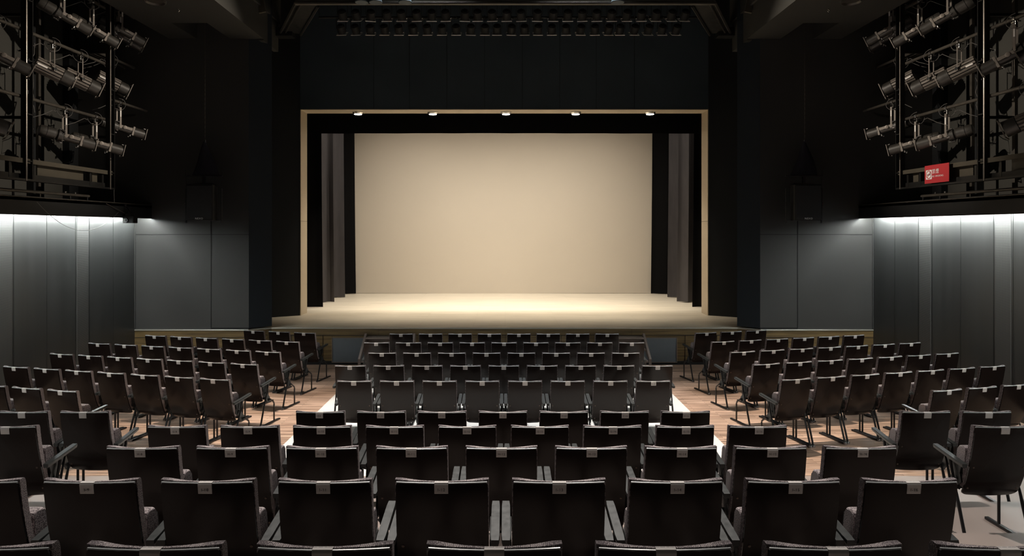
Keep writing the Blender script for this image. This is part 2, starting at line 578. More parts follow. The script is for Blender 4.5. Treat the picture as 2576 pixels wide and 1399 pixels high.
# ================================================================== STAGE DRESSING
def cloth(name, x0, x1, y, z0, z1, m, folds, amp, seed, label, cat, group, flare=0.0, edge=0):
    """hanging cloth with vertical folds and real thickness"""
    rnd = random.Random(seed)
    n = max(8, folds * 8)
    ph, ph2 = rnd.uniform(0, 6.28), rnd.uniform(0, 6.28)
    nz = 12
    bm = B()
    G = []
    for j in range(nz + 1):
        t = j / nz
        row = []
        for i in range(n + 1):
            u = i / n
            x = x0 + (x1 - x0) * u
            x += edge * flare * (1 - t) ** 2 * (1 - abs(u - (1 if edge > 0 else 0)))
            a = amp * (0.55 + 0.45 * (1 - t))
            dy = a * (math.sin(u * folds * 6.283 + ph + 0.5 * (1 - t)) + 0.35 * math.sin(u * folds * 2.1 * 6.283 + ph2))
            row.append(bm.verts.new((x, y + dy, z0 + (z1 - z0) * t + (0.004 * math.sin(9 * u + ph) if j == 0 else 0))))
        G.append(row)
    H = [[bm.verts.new(v.co + Vector((0, 0.006, 0))) for v in r] for r in G]
    for j in range(nz):
        for i in range(n):
            bm.faces.new((G[j][i], G[j][i + 1], G[j + 1][i + 1], G[j + 1][i]))
            bm.faces.new((H[j][i], H[j + 1][i], H[j + 1][i + 1], H[j][i + 1]))
        bm.faces.new((G[j][0], G[j + 1][0], H[j + 1][0], H[j][0]))
        bm.faces.new((G[j][n], H[j][n], H[j + 1][n], G[j + 1][n]))
    for i in range(n):
        bm.faces.new((G[0][i], H[0][i], H[0][i + 1], G[0][i + 1]))
        bm.faces.new((G[nz][i], G[nz][i + 1], H[nz][i + 1], H[nz][i]))
    o = obj(name, bm, m, None, True)
    return tag(o, label, cat, group)


cloth('backcloth', -6.2, 6.2, 21.5, 0.765, 8.2, M['cyc'], 2, 0.002, 1, 'tall cream backcloth hanging across the back of the stage', 'backcloth', None)
LEGS = [(17.6, -4.745, 4.87, 'velvet'), (18.85, -4.765, 4.80, 'drape'), (20.16, -4.78, 4.84, 'drape'), (21.28, -4.71, 4.59, 'velvet')]
NTH = ['nearest the audience', 'second back from the audience', 'third back from the audience', 'just in front of the cream backcloth']
for i, (y, xl, xr, mm) in enumerate(LEGS):
    amp = (0.02, 0.07, 0.012, 0.02)[i]
    tone = ('plain black', 'folded dark grey', 'smooth dark grey', 'plain black')[i]
    cloth('leg_curtain', -6.9, xl, y, 0.78, 8.0, M[mm], 4, amp, 10 + i, '%s side curtain, left of stage, %s' % (tone, NTH[i]), 'curtain', 'black masking curtains at the stage sides', 0.05, 1)
    cloth('leg_curtain', xr, 6.9, y, 0.78, 8.0, M[mm], 4, amp, 20 + i, '%s side curtain, right of stage, %s' % (tone, NTH[i]), 'curtain', 'black masking curtains at the stage sides', 0.05, -1)
cloth('border_curtain', -6.6, 6.6, 17.35, 5.22, 9.0, M['velvet'], 9, 0.015, 33, 'long black border curtain across the top of the stage opening', 'curtain', None)

# downlights under the head of the opening
for i, px in enumerate((901, 1089, 1273, 1448, 1635)):
    x = (px - VX) * 16.3 / F
    t = thing('downlight', 'round lit downlight under the opening head, %s from the left' % ORD[i + 1], 'light', (x, 16.28, 5.58), 0, 'downlights in the stage opening head')
    bm = B(); lathe(bm, (0, 0, 0.0), (0, 0, -1), [(0, 0.13), (0.02, 0.13), (0.025, 0.125), (0.05, 0.105), (0.055, 0.10)], 24); obj('ring', bm, M['chrome'], t, True)
    bm = B(); lathe(bm, (0, 0, -0.05), (0, 0, -1), [(0, 0.095), (0.012, 0.09), (0.018, 0.05)], 20); obj('bulb', bm, M['lamp'], t, True)
    spot('downlight_beam', (x, 16.28, 5.50), (x, 17.1, 0.76), 620, 76, 1.0, (1.0, 0.90, 0.75), 0.07)

# speakers hanging in front of the piers
def speaker(px, label1, label2, label3, s):
    Y = 13.25
    X = (px - VX) * Y / F
    k = Y / F
    zt, zb = EYE + 111 * k, EYE + 22 * k
    t = thing('loudspeaker', label1, 'speaker', (X, Y, zb), 0, 'hanging loudspeakers')
    w_ = 66 * k
    h = zt - zb
    bm = B(); prism(bm, [(-w_ / 2, -.2), (w_ / 2, -.2), (w_ / 2, 0), (w_ * .33, .22), (-w_ * .33, .22), (-w_ / 2, 0)], 0, h)
    bmesh.ops.bevel(bm, geom=bm.edges[:], offset=0.008, segments=1, affect='EDGES'); obj('cabinet', bm, M['spkbox'], t)
    bm = B(); box(bm, (0, -.206, h / 2 + .01), (w_ - .03, .016, h - .05), bev=.006); obj('grille', bm, M['spk'], t)
    lo = bpy.data.objects.new('logo', text_mesh('NEXO', 0.05, M['white'])); COL.objects.link(lo); lo.parent = t
    lo.location = (0.0, -.2155, .035); lo.rotation_euler = (math.pi / 2, 0, 0)
    bm = B()
    for q in (-1, 1):
        box(bm, (q * (w_ / 2 + .09), 0, h * .42), (.012, .06, h * .98))
        box(bm, (q * (w_ / 2 + .045), 0, .01), (.1, .06, .012))
        tube(bm, [(q * (w_ / 2 + .09), 0, h * .4), (q * (w_ / 2 + .09), 0, zt - zb + .19)], .004, 6)
    box(bm, (0, 0, h + .18), (93 * k, .06, .025)); box(bm, (0, 0, h + .10), (.05, .05, .14)); box(bm, (0, 0, h + .03), (w_ * .7, .06, .02))
    for q in (-1, 1):
        tube(bm, [(q * 46 * k, 0, h + .17), (q * 46 * k, 0, h + .30)], .006, 6)
    obj('hanging_frame', bm, M['steel'], t)
    bm = B()
    for q in (-1, 1):
        for zz in (.42, .37):
            lathe(bm, (q * (w_ / 2 + .099), -.02, h * zz + .05), (0, -1, 0), [(0, .010), (.01, .010)], 10)
    obj('bolt_heads', bm, M['chrome'], t)
    # hoist bag
    tb = thing('hoist_bag', label2, 'bag', (X + .02, Y, h + zb + .20), 0, 'chain hoist bags')
    bm = B()
    rr = []
    for j in range(9):
        u = j / 8
        r0 = .235 * (1 - u) ** .9 + .012
        rr.append([(math.cos(a) * r0 * (1 + .10 * math.sin(3 * a + 2 * u)) + .01 * math.sin(5 * u), math.sin(a) * r0 * .75, u * .66) for a in [2 * math.pi * q / 18 for q in range(18)]])
    rings(bm, rr); obj('cloth', bm, M['bag'], tb, True)
    bm = B(); lathe(bm, (0, 0, .63), (0, 0, 1), [(0, .02), (.05, .02)], 10); obj('collar', bm, M['steel'], tb, True)
    # chain
    bm = B()
    z0, z1 = h + zb + .20 + .66, 7.6
    n = int((z1 - z0) / .045)
    for q in range(n):
        z = z0 + q * .045
        if q % 2:
            box(bm, (0, 0, z), (.018, .006, .05))
        else:
            box(bm, (0, 0, z), (.006, .018, .05))
    o = obj('hoist_chain', bm, M['pipe'], None, False, (X + .02, Y, 0)); tag(o, label3, 'chain', 'hoist chains')


speaker(513, 'black loudspeaker hanging in front of the left grey wall', 'dark cloth hoist bag above the left loudspeaker', 'thin chain rising from the left hoist bag to the ceiling', -1)
speaker(2022, 'black loudspeaker hanging in front of the right grey wall', 'dark cloth hoist bag above the right loudspeaker', 'thin chain rising from the right hoist bag to the ceiling', 1)

# stage front: stairs and grey panels
for s, nm in ((-1, 'left'), (1, 'right')):
    x0, x1 = (-2.84, -1.85) if s < 0 else (2.82, 1.85)
    cx = (x0 + x1) / 2
    wd = abs(x1 - x0)
    t = thing('stage_stairs', 'brown wooden steps with sloping side rail against the stage front, %s of the middle seats' % nm, 'stairs', (cx, 14.0, 0), 0, 'stairs up to the stage')
    for q, z in enumerate((0.58, 0.39, 0.20)):
        bm = B(); box(bm, (0, -.13 - q * .23, z), (wd - .06, .25, .035), bev=.006); obj('tread', bm, M['stepw'], t)
        bm = B(); box(bm, (0, -.06 - q * .23, z - .10), (wd - .07, .02, .17)); obj('riser', bm, M['stepw'], t)
    for q in (-1, 1):
        bm = B(); prism(bm, [(-.02, .60), (-.10, .66), (-.75, .26), (-.75, 0), (-.69, 0), (-.69, .22), (-.02, .48)], q * (wd / 2) - .022, q * (wd / 2) + .022, 'yz'); obj('side_rail', bm, M['stepw'], t)
    px = (836, 930) if s < 0 else (1608, 1702)
    X0, X1 = [(p - VX) * 14.03 / F for p in px]
    t = thing('access_panel', 'slate grey framed panel set in the %s of the wooden stage front' % nm, 'panel', ((X0 + X1) / 2, 14.02, 0.05), 0, 'grey panels in the stage front')
    bm = B(); box(bm, (0, 0, .25), (X1 - X0, .02, .49)); obj('panel', bm, M['greyp'], t)
    bm = B()
    for q in (-1, 1):
        box(bm, (q * (X1 - X0) / 2, -.004, .25), (.014, .03, .515)); box(bm, (0, -.004, .25 + q * .25), (X1 - X0, .03, .014))
    obj('panel_frame', bm, M['stepw'], t)

# ================================================================== CHAIRS
PROF = [(.890, 0.000), (.84, .006), (.75, .022), (.66, .041), (.57, .064), (.48, .092), (.42, .117), (.37, .146), (.335, .172)]


def prof(z):
    for (za, ya), (zb, yb) in zip(PROF, PROF[1:]):
        if z >= zb:
            return ya + (yb - ya) * (za - z) / (za - zb) if z < za else ya
    return PROF[-1][1]


def sheet(bm, zs, half, rear, front, nu=10, lift=lambda u, z: 0.0):
    """closed curved slab: rear(u,z), front(u,z) give y; half(z) the half width"""
    R = []
    for z in zs:
        hw = half(z)
        us = [-1 + 2 * i / nu for i in range(nu + 1)]
        ring = [(u * hw, rear(u, z), z + lift(u, z)) for u in us] + [(u * hw, front(u, z), z + lift(u, z)) for u in reversed(us)]
        R.append(ring)
    rings(bm, R)


def side_parts(t, s):
    x = s * .2393
    bm = B()
    RR = []
    for k in range(9):
        u = k / 8
        y = .085 + .345 * u
        z = .585 + .045 * u
        hw = .0225 * (1.0 if 0 < k < 8 else .86)
        RR.append([(x - hw, y, z), (x - hw * .9, y, z + .012), (x + hw * .9, y, z + .012), (x + hw, y, z), (x + hw * .8, y, z - .016), (x - hw * .8, y, z - .016)])
    rings(bm, RR); obj('armrest', bm, M['arm'], t, True)
    bm = B(); tube(bm, [(x, .07, .02), (x, .16, .29), (x, .245, .545), (x, .25, .575)], .0125, 8); obj('rear_leg', bm, M['steel'], t, True)
    bm = B(); tube(bm, [(x, .40, .015), (x, .40, .262), (x, .392, .285), (x, .37, .305), (x, .30, .35)], .0115, 8); obj('front_leg', bm, M['steel'], t, True)
    bm = B(); box(bm, (x, .295, .012), (.034, .49, .022), bev=.005); obj('floor_runner', bm, M['steel'], t)
    bm = B(); lathe(bm, (x, .062, 0), (0, 0, 1), [(0, .021), (.02, .021), (.032, .016), (.036, .006)], 12); obj('foot', bm, M['foot'], t, True)
    xi = s * .217
    bm = B(); prism(bm, [(.165, .50), (.235, .475), (.32, .375), (.325, .31), (.27, .305), (.20, .40), (.15, .44)], xi - .007, xi + .007, 'yz')
    prism(bm, [(.15, .57), (.34, .60), (.27, .49), (.215, .46), (.18, .48)], xi - .004, xi + .004, 'yz')
    lathe(bm, (xi + s * .006, .20, .455), (s, 0, 0), [(0, .014), (.012, .013), (.014, .006)], 10)
    lathe(bm, (xi + s * .006, .295, .335), (s, 0, 0), [(0, .014), (.012, .013), (.014, .006)], 10)
    obj('hinge_plate', bm, M['bracket'], t)


def make_chair():
    t = thing('theatre_chair', 'x', 'chair')
    zs = [.333, .337, .35, .37, .42, .48, .57, .66, .75, .84, .875, .885, .889]

    def hw(z):
        base = .2065 + .004 * (1 - abs(z - .6) / .3)
        if z < .37:
            q = (.37 - z) / .037
            return base - .055 * (1 - math.sqrt(max(0, 1 - min(1, q) ** 2 * .98)))
        if z > .875:
            return base - .010 * ((z - .875) / .014) ** 2
        return base
    rear = lambda u, z: prof(z) + .016 * u * u + (.004 if z > .888 else 0)
    bm = B(); sheet(bm, zs, hw, rear, lambda u, z: rear(u, z) + (.013 if z < .888 else .006)); obj('back_panel', bm, M['laminate'], t, True)
    bm = B(); tube(bm, [(u * .2045, prof(.889) + .016 * u * u + .0072, .8865) for u in [-1, -.97, -.8, -.5, -.2, 0, .2, .5, .8, .97, 1]], .0050, 8); obj('edge_highlight', bm, M['edge'], t, True)  # thin pale strip added to draw the gloss highlight along the top edge
    # cushion
    zc = [.40, .403, .41, .43, .47, .52, .58, .66, .75, .83, .868, .880, .886, .890, .8925, .8935]

    def th(u, z):
        base = .026 + .027 * u * u
        if z > .868:
            q = min(1, (z - .868) / .0255)
            base -= .018 * (1 - math.sqrt(max(0, 1 - q * q)))
        if z < .43:
            q = (.43 - z) / .03
            base -= .026 * (1 - math.sqrt(max(0, 1 - q * q)))
        return .012 + base * (1 - .30 * abs(u) ** 14)
    bm = B(); sheet(bm, zc, lambda z: .2115, lambda u, z: prof(z) + .016 * u * u + .0125, lambda u, z: prof(z) + .016 * u * u + th(u, z), 14,
                    lambda u, z: max(0, (z - .80) / .09) * .005 * abs(u) ** 2.5)
    obj('back_cushion', bm, M['fabric'], t, True)
    # tipped-up seat
    poly = [(y + .012, z) for y, z in [(.150, .52), (.135, .60), (.128, .675), (.136, .695), (.155, .704), (.205, .697), (.226, .672), (.25, .53), (.268, .41), (.255, .385), (.20, .38)]]
    rr = []
    for x, k in ((-.197, .75), (-.192, .93), (-.18, 1), (.18, 1), (.192, .93), (.197, .75)):
        cy, cz = .2, .54
        rr.append([(x, cy + (y - cy) * (1 - (1 - k) * .35), cz + (z - cz) * (1 - (1 - k) * .2)) for y, z in poly])
    bm = B(); rings(bm, rr); obj('seat_cushion', bm, M['fabric'], t, True)
    bm = B(); prism(bm, [(.241, .664), (.254, .660), (.277, .56), (.302, .40), (.282, .362), (.237, .365), (.274, .395), (.264, .53)], -.19, .19, 'yz')
    for s in (-1, 1):
        prism(bm, [(.170, .555), (.25, .585), (.285, .50), (.312, .40), (.29, .358), (.205, .365), (.175, .45)], s * .1975 - .0035, s * .1975 + .0035, 'yz')
    obj('seat_pan', bm, M['pan'], t, True)
    for s in (-1, 1):
        side_parts(t, s)
    bm = B(); tube(bm, [(-.235, .30, .35), (.235, .30, .35)], .012, 8); obj('cross_bar', bm, M['steel'], t, True)
    bm = B()
    for s in (-1, 1):
        for z in (.575, .40):
            lathe(bm, (s * .182, prof(z) + .016 * .78, z), (0, -1, -.25), [(0, .008), (.003, .007), (.004, .003)], 8)
    obj('screw_heads', bm, M['screw'], t)
    # number tag folded over the top edge
    bm = B()
    hwid = .031
    path = [(.842, prof(.842) - .0015), (.846, prof(.846) - .003), (.884, -.003), (.8935, .0005), (.8945, .012), (.894, .022), (.888, .022), (.888, .004), (.842, prof(.842) + .001)]
    prism(bm, [(y, z) for z, y in path], -hwid, hwid, 'yz'); obj('number_tag', bm, M['tag'], t)
    return t


GRP = 'black tip-up theatre chairs facing the stage'
CH0 = make_chair()
CH0['group'] = GRP
_first = [True]


def place_chair(x, y, z, rz, label, number=None):
    if _first[0]:
        o = CH0
        o.location = (x, y, z)
        o.rotation_euler = (0, 0, rz)
        o['label'] = label
        _first[0] = False
    else:
        o = dup(CH0_T, (x, y, z), rz, label, GRP)
    o_num.append((o, number))
    return o


CH0_T = CH0
o_num = []
X0 = -0.02
PITCH = .53
# middle block on the flat floor
for i, (y, n, let) in enumerate(((12.26, 8, 'A'), (11.31, 9, 'B'), (10.36, 8, 'C'), (9.39, 9, 'D'), (8.44, 8, 'E'))):
    for k in range(n):
        x = X0 + (k - (n - 1) / 2) * PITCH
        num = k + (9 if n == 8 else 8)
        place_chair(x, y, 0.004, 0, 'black theatre chair, %s from left in the %s row from stage, middle block' % (ORD[k + 1], ORD[i + 1]), '%s-%d' % (let, num))
# tiered rows near the camera
TIER = [(5.91, .30, 'F', -3, 3), (4.95, .45, 'G', -4.5, 3.5), (4.00, .60, 'H', -4, 4), (3.06, .75, 'I', -4.5, 3.5), (2.10, .90, 'J', -3, 3)]
OFF = [-.02, -.012, -.022, -.022, -.034]
RNM = ['fifth row from the camera', 'fourth row from the camera', 'third row from the camera', 'second row from the camera', 'row nearest the camera']
for i, (y, z, let, k0, k1) in enumerate(TIER):
    k = k0
    j = 0
    while k <= k1:
        j += 1
        num = int(round(12.5 + k)) if let in 'GI' else int(12 + k)
        if let in 'GI':
            num = int(12.5 + k)
        x = OFF[i] + k * PITCH
        if let == 'J':
            lab = 'black theatre chair cut by the bottom edge, %s from left in row nearest the camera' % ORD[j]
        elif let == 'I' and j == 1:
            lab = 'black theatre chair cut by the left photo edge, second row from the camera'
        else:
            lab = 'black theatre chair tagged %s-%d, %s from left, middle of the %s' % (let, num, ORD[j], RNM[i])
        place_chair(x, y, z, 0, lab, '%s-%d' % (let, num))
        k += 1
for s, nm in ((-1, 'left'), (1, 'right')):
    for k in (0, 1):
        place_chair(s * 3.66 + s * k * PITCH, 5.91, .30, 0, 'black theatre chair across the %s aisle on the lowest tier, %s from aisle' % (nm, ORD[k + 1]))
    place_chair(s * 3.63, 4.95, .45, 0, 'black theatre chair across the %s aisle on the second tier, beside the aisle' % nm)
# angled side blocks
ROWS = [(12.42, 0, 3), (11.44, 0, 6), (10.485, 0, 7), (9.53, 0, 7), (8.565, 0, 7), (7.58, 3, 6)]
TH = math.radians(14.3)
for s, nm in ((-1, 'left'), (1, 'right')):
    for i, (y0, ka, kb) in enumerate(ROWS):
        for k in range(ka, kb):
            x = s * (3.67 + k * .509)
            y = y0 + k * (.128 if s < 0 else .135)
            if i < 5:
                lab = 'black theatre chair, %s from aisle, %s row from stage, %s angled block' % (ORD[k + 1], ORD[i + 1], nm)
            else:
                lab = 'black theatre chair, %s from the inner end, short sixth row, %s angled block' % (ORD[k - 2], nm)
            place_chair(x, y, 0, -TH if s < 0 else TH, lab)
# numbers on the tags
for o, number in o_num:
    if number is None:
        continue
    for c in o.children:
        if c.name.split('.')[0] == 'number_tag':
            lettering(number, .019, M['ink'], c, (0, -.0016, .861), (math.pi / 2 + .13, 0, 0))

# ================================================================== SIDE GALLERY RIGS
PZ = {'top': 6.76, 'middle': 5.76, 'bottom': 4.76}


def make_rig(s, nm):
    X = s * 7.14
    t = thing('lighting_rig', 'black steel lighting frame of posts and pipes along the %s gallery' % nm, 'frame', (X, 0, 3.27), 0, 'gallery lighting frames')
    z0 = -3.27
    for y in (8.2, 10.19, 12.34):
        bm = B()
        zc, h = (3.5 + 8.0) / 2 + z0, 4.5
        for q in (-1, 1):
            box(bm, (0, y + q * .075, zc), (.075, .012, h))
        box(bm, (s * .03, y, zc), (.010, .15, h)); box(bm, (-s * .033, y - .07, zc), (.012, .012, h)); box(bm, (-s * .033, y + .07, zc), (.012, .012, h))
        for z in (3.52, 3.80, 4.5, 5.3, 6.2, 7.0):
            box(bm, (0, y, z + z0), (.07, .16, .016))
        for z in (5.02, 5.12, 5.22, 5.32):
            lathe(bm, (-s * .01, y, z + z0), (-s, 0, 0), [(0, .016), (.02, .014), (.022, .005)], 8)
        obj('post', bm, M['rig'], t)
        bm = B(); tube(bm, [(-s * .052, y - .088, zc - h / 2), (-s * .052, y - .088, zc + h / 2)], .011, 8); obj('post_edge_glint', bm, M['post_glint'], t, True)  # slim tube added to draw the bright highlight down the post edge
    for z in PZ.values():
        bm = B(); tube(bm, [(s * .06, 5.0, z + z0), (s * .06, 12.3, z + z0)], .026, 10); obj('pipe', bm, M['pipe'], t, True)
    for z, dx in ((7.02, .06), (7.02, .31), (6.02, .31), (6.02, .50), (5.15, .06)):
        bm = B(); tube(bm, [(s * dx, 12.42, z + z0), (s * dx, 13.70, z + z0)], .026, 10); obj('pipe', bm, M['pipe'], t, True)
    bm = B(); box(bm, (0, 8.75, 3.515 + z0), (.10, 7.3, .03)); box(bm, (s * .05, 8.75, 3.56 + z0), (.012, 7.3, .10)); obj('bottom_beam', bm, M['rig'], t)
    bm = B(); box(bm, (0, 8.75, 3.80 + z0), (.012, 7.3, .07)); obj('kick_rail', bm, M['brown'], t)
    for y0, y1 in ((10.55, 11.7), (8.6, 9.75), (11.95, 12.1)):
        bm = B(); box(bm, (s * .10, (y0 + y1) / 2, 3.66 + z0), (.012, y1 - y0, .24)); obj('infill_board', bm, M['brown'], t)
    for y in (9.9, 10.42, 11.82, 12.18):
        bm = B(); box(bm, (s * .07, y, 3.66 + z0), (.06, .05, .27)); obj('stub_post', bm, M['rig'], t)
    # braces behind, rear uprights
    bm = B()
    for y in (10.9, 11.9, 9.3):
        box(bm, (s * 1.0, y, 5.7 + z0), (.05, .06, 4.8))
    tube(bm, [(s * .5, 10.2, 6.3 + z0), (s * .5, 12.2, 7.6 + z0)], .02, 8)
    obj('rear_upright', bm, M['pipe'], t)
    for y in (10.19, 12.34):
        for z in (4.45, 5.98, 6.98):
            bm = B(); box(bm, (s * .5, y, z + z0), (1.0, .05, .04)); obj('cross_arm', bm, M['rig'], t)
    # drooping cables on the frame
    rnd = random.Random(5 if s < 0 else 6)
    for q in range(7):
        y = rnd.choice((10.30, 10.32, 12.5, 10.31, 12.48, 12.52))
        z = rnd.uniform(4.2, 6.8)
        L = rnd.uniform(.4, 1.1)
        bm = B(); tube(bm, [(s * rnd.uniform(.02, .08), y + .09 * math.sin(u * 3.1 + q) * (1 if y < 12 else .3), z + z0 - L * u) for u in [k / 10 for k in range(11)]], .0055, 6)
        obj('cable', bm, M['cable'], t, True)
    # handrail pipe under the frame
    t2 = thing('gallery_pipe', 'thin dark pipe running below the %s lighting frame' % nm, 'pipe', (X, 0, 3.262), 0, 'pipes under the gallery frames')
    bm = B(); tube(bm, [(0, 5.0, .085), (0, 11.7, .085)], .024, 10); obj('tube', bm, M['pipe'], t2, True)
    bm = B()
    for y in (6.5, 8.2, 9.9, 11.2, 11.66):
        tube(bm, [(0, y, 0), (0, y, .085)], .012, 8)
    obj('bracket', bm, M['steel'], t2, True)
    bm = B()
    for y in (11.05, 11.30):
        box(bm, (-s * .02, y, .12), (.02, .035, .03), bev=.005)
    obj('clip', bm, M['chrome'], t2)


make_rig(-1, 'left')
make_rig(1, 'right')


def tilt(bm, pitch, drop, verts=None):
    bmesh.ops.rotate(bm, cent=(0, 0, 0), matrix=Matrix.Rotation(-math.radians(pitch), 3, 'X'), verts=bm.verts[:])
    bmesh.ops.translate(bm, vec=(0, 0, -drop), verts=bm.verts[:])


def yoke_parts(t, half, drop, pitch, side, thin=False):
    bm = B()
    top = -.13
    w_, d_ = (.012, .014) if thin else (.008, .028)
    for q in (-1, 1):
        box(bm, (q * half, 0, (top - drop) / 2), (w_, d_, drop + top + .04))
    box(bm, (0, 0, top), (half * 2, d_, w_))
    obj('yoke', bm, M['plate'], t)
    if not thin:
        for q in (-1, 1):
            bm = B(); box(bm, (q * (half + .005), 0, top - .10), (.003, .020, .11)); obj('sticker', bm, M['label'], t)
    bm = B()
    for q in (-.012, .012):
        tube(bm, [(q, .038 * math.sin(a), .038 * math.cos(a)) for a in [k * .35 - 2.6 for k in range(16)]], .009, 6)
    box(bm, (0, 0, -.068), (.03, .03, .07), bev=.006); box(bm, (0, .05, -.04), (.02, .05, .018), bev=.004)
    tube(bm, [(0, -.01, -.09), (0, .0, -.135)], .008, 8); box(bm, (0, -.045, -.06), (.05, .014, .014), bev=.004)
    bmesh.ops.rotate(bm, cent=(0, 0, 0), matrix=Matrix.Rotation(math.radians(135) * -side, 3, 'Z'), verts=bm.verts[:])
    obj('clamp', bm, M['chrome'], t)
    bm = B()
    tube(bm, [(.02 * math.sin(2 * a), .115 * math.sin(a), -.04 + .11 * math.cos(a)) for a in [k * .42 for k in range(14)]], .0045, 6)
    obj('safety_cable', bm, M['cable'], t, True)
    bm = B()
    tube(bm, [(0, -.42 * math.cos(math.radians(pitch)), -drop + .42 * math.sin(math.radians(pitch))), (.01, -.50, -drop + .05), (.02, -.46, -drop + .26), (.01, -.30, -.14), (0, -.16, -.05), (0, -.10, -.08)], .0065, 6)
    obj('power_cable', bm, M['cable'], t, True)


def make_profile(pitch, drop, side):
    t = thing('profile_spotlight', 'x', 'spotlight')
    ax = (0, 1, 0)
    P = lambda m, nm, bm, sm=True: (tilt(bm, pitch, drop), obj(nm, bm, m, t, sm))
    bm = B(); lathe(bm, (0, -.38, 0), ax, [(0, .05), (.02, .085), (.06, .095), (.11, .095), (.112, .088), (.118, .088), (.12, .095), (.24, .095), (.26, .075), (.27, .07)], 22)
    P(M['barrel'], 'lamp_house', bm)
    bm = B(); lathe(bm, (0, -.12, 0), ax, [(0, .075), (.02, .10), (.09, .10), (.10, .08)], 18); box(bm, (0, -.07, .09), (.03, .05, .05)); box(bm, (0, -.07, -.09), (.05, .05, .05))
    P(M['barrel'], 'gate_section', bm)
    bm = B()
    for q in range(6):
        a = q * math.pi / 3 + .3
        box(bm, (math.cos(a) * .105, -.03, math.sin(a) * .105), (.012, .04, .012), Matrix.Rotation(-a, 3, 'Y'))
    P(M['chrome'], 'shutter_handle', bm, False)
    bm = B(); lathe(bm, (0, -.03, 0), ax, [(0, .066), (.34, .066)], 18); P(M['barrel'], 'lens_tube', bm)
    for q in (-1, 1):
        bm = B(); box(bm, (q * .066, .09, .022), (.012, .27, .05), bev=.003); box(bm, (q * .072, .235, 0), (.016, .035, .17), bev=.004); P(M['plate'], 'side_bracket', bm, False)
        bm = B(); lathe(bm, (q * .071, .08, .02), (q, 0, 0), [(0, .036), (.014, .034), (.018, .015)], 14); box(bm, (q * .078, .14, .005), (.01, .08, .022), bev=.003); P(M['chrome'] if False else M['plate'], 'focus_knob', bm, False)
    bm = B()
    lathe(bm, (0, .24, 0), ax, [(0, .07), (.01, .085), (.20, .09), (.205, .082), (.14, .075)], 24); P(M['barrel'], 'front_barrel', bm)
    bm = B(); lathe(bm, (0, .39, 0), ax, [(0, .075), (.012, .05), (.016, .01)], 18); P(M['glass'], 'lens', bm)
    bm = B()
    for q in (-1, 1):
        box(bm, (q * .098, .452, 0), (.016, .010, .215)); box(bm, (0, .452, q * .098), (.215, .010, .016))
    P(M['plate'], 'gel_frame', bm, False)
    bm = B(); box(bm, (0, .43, .112), (.022, .03, .010)); box(bm, (.05, .20, -.095), (.03, .02, .04), bev=.006); box(bm, (-.05, .20, -.095), (.03, .02, .04), bev=.006)
    P(M['chrome'], 'latch', bm, False)
    yoke_parts(t, .112, drop, pitch, side)
    return t


def make_fresnel(pitch, drop, side):
    t = thing('ribbed_spotlight', 'x', 'spotlight')
    ax = (0, 1, 0)
    P = lambda m, nm, bm, sm=True: (tilt(bm, pitch, drop), obj(nm, bm, m, t, sm))
    bm = B(); lathe(bm, (0, -.26, 0), ax, [(0, .07), (.02, .10), (.40, .10)], 22); P(M['barrel'], 'housing', bm)
    bm = B()
    for q in range(14):
        a = q * 2 * math.pi / 14
        box(bm, (math.cos(a) * .108, -.06, math.sin(a) * .108), (.028, .38, .030), Matrix.Rotation(-a, 3, 'Y'), bev=.003)
    P(M['plate'], 'cooling_ribs', bm, False)
    bm = B(); lathe(bm, (0, .13, 0), ax, [(0, .105), (.01, .118), (.10, .118), (.17, .118), (.172, .105), (.11, .10)], 24); P(M['barrel'], 'front_ring', bm)
    bm = B(); lathe(bm, (0, .24, 0), ax, [(0, .10), (.02, .07), (.03, .01)], 18); P(M['glass'], 'lens', bm)
    bm = B()
    for q in (-1, 1):
        box(bm, (q * .125, .318, 0), (.018, .012, .27)); box(bm, (0, .318, q * .125), (.27, .012, .018))
    P(M['plate'], 'gel_frame', bm, False)
    bm = B(); box(bm, (.124, -.16, -.015), (.004, .14, .026)); box(bm, (-.124, -.16, -.015), (.004, .10, .026)); P(M['label'], 'sticker', bm, False)
    bm = B()
    for q in (-1, 1):
        lathe(bm, (q * .122, 0, .02), (q, 0, 0), [(0, .03), (.02, .03), (.03, .018)], 8)
    P(M['bracket'], 'tilt_knob', bm, False)
    yoke_parts(t, .145, drop, pitch, side, True)
    return t


PROTO = {}


def lamp(kind, pitch, drop, s, fx, zpipe, label, X=7.2, front=None):
    """hang a copy so that its front centre falls at pixel column fx"""
    front = front or (.45 if kind == 'profile' else .32)
    key = (kind, pitch, drop, s)
    yaw = math.radians(45)
    xf = X - front * math.cos(math.radians(pitch)) * math.sin(yaw)
    Yf = xf * F / abs(VX - fx)
    y = Yf - front * math.cos(math.radians(pitch)) * math.cos(yaw)
    loc = (s * X, y, zpipe)
    rz = -yaw if s < 0 else yaw
    grp = 'profile spotlights on the gallery frames' if kind == 'profile' else 'ribbed spotlights on the gallery frames'
    if key not in PROTO:
        t = (make_profile if kind == 'profile' else make_fresnel)(pitch, drop, s)
        t.location = loc
        t.rotation_euler = (0, 0, rz)
        t['label'] = label
        t['group'] = grp
        PROTO[key] = t
        return t
    return dup(PROTO[key], loc, rz, label, grp)


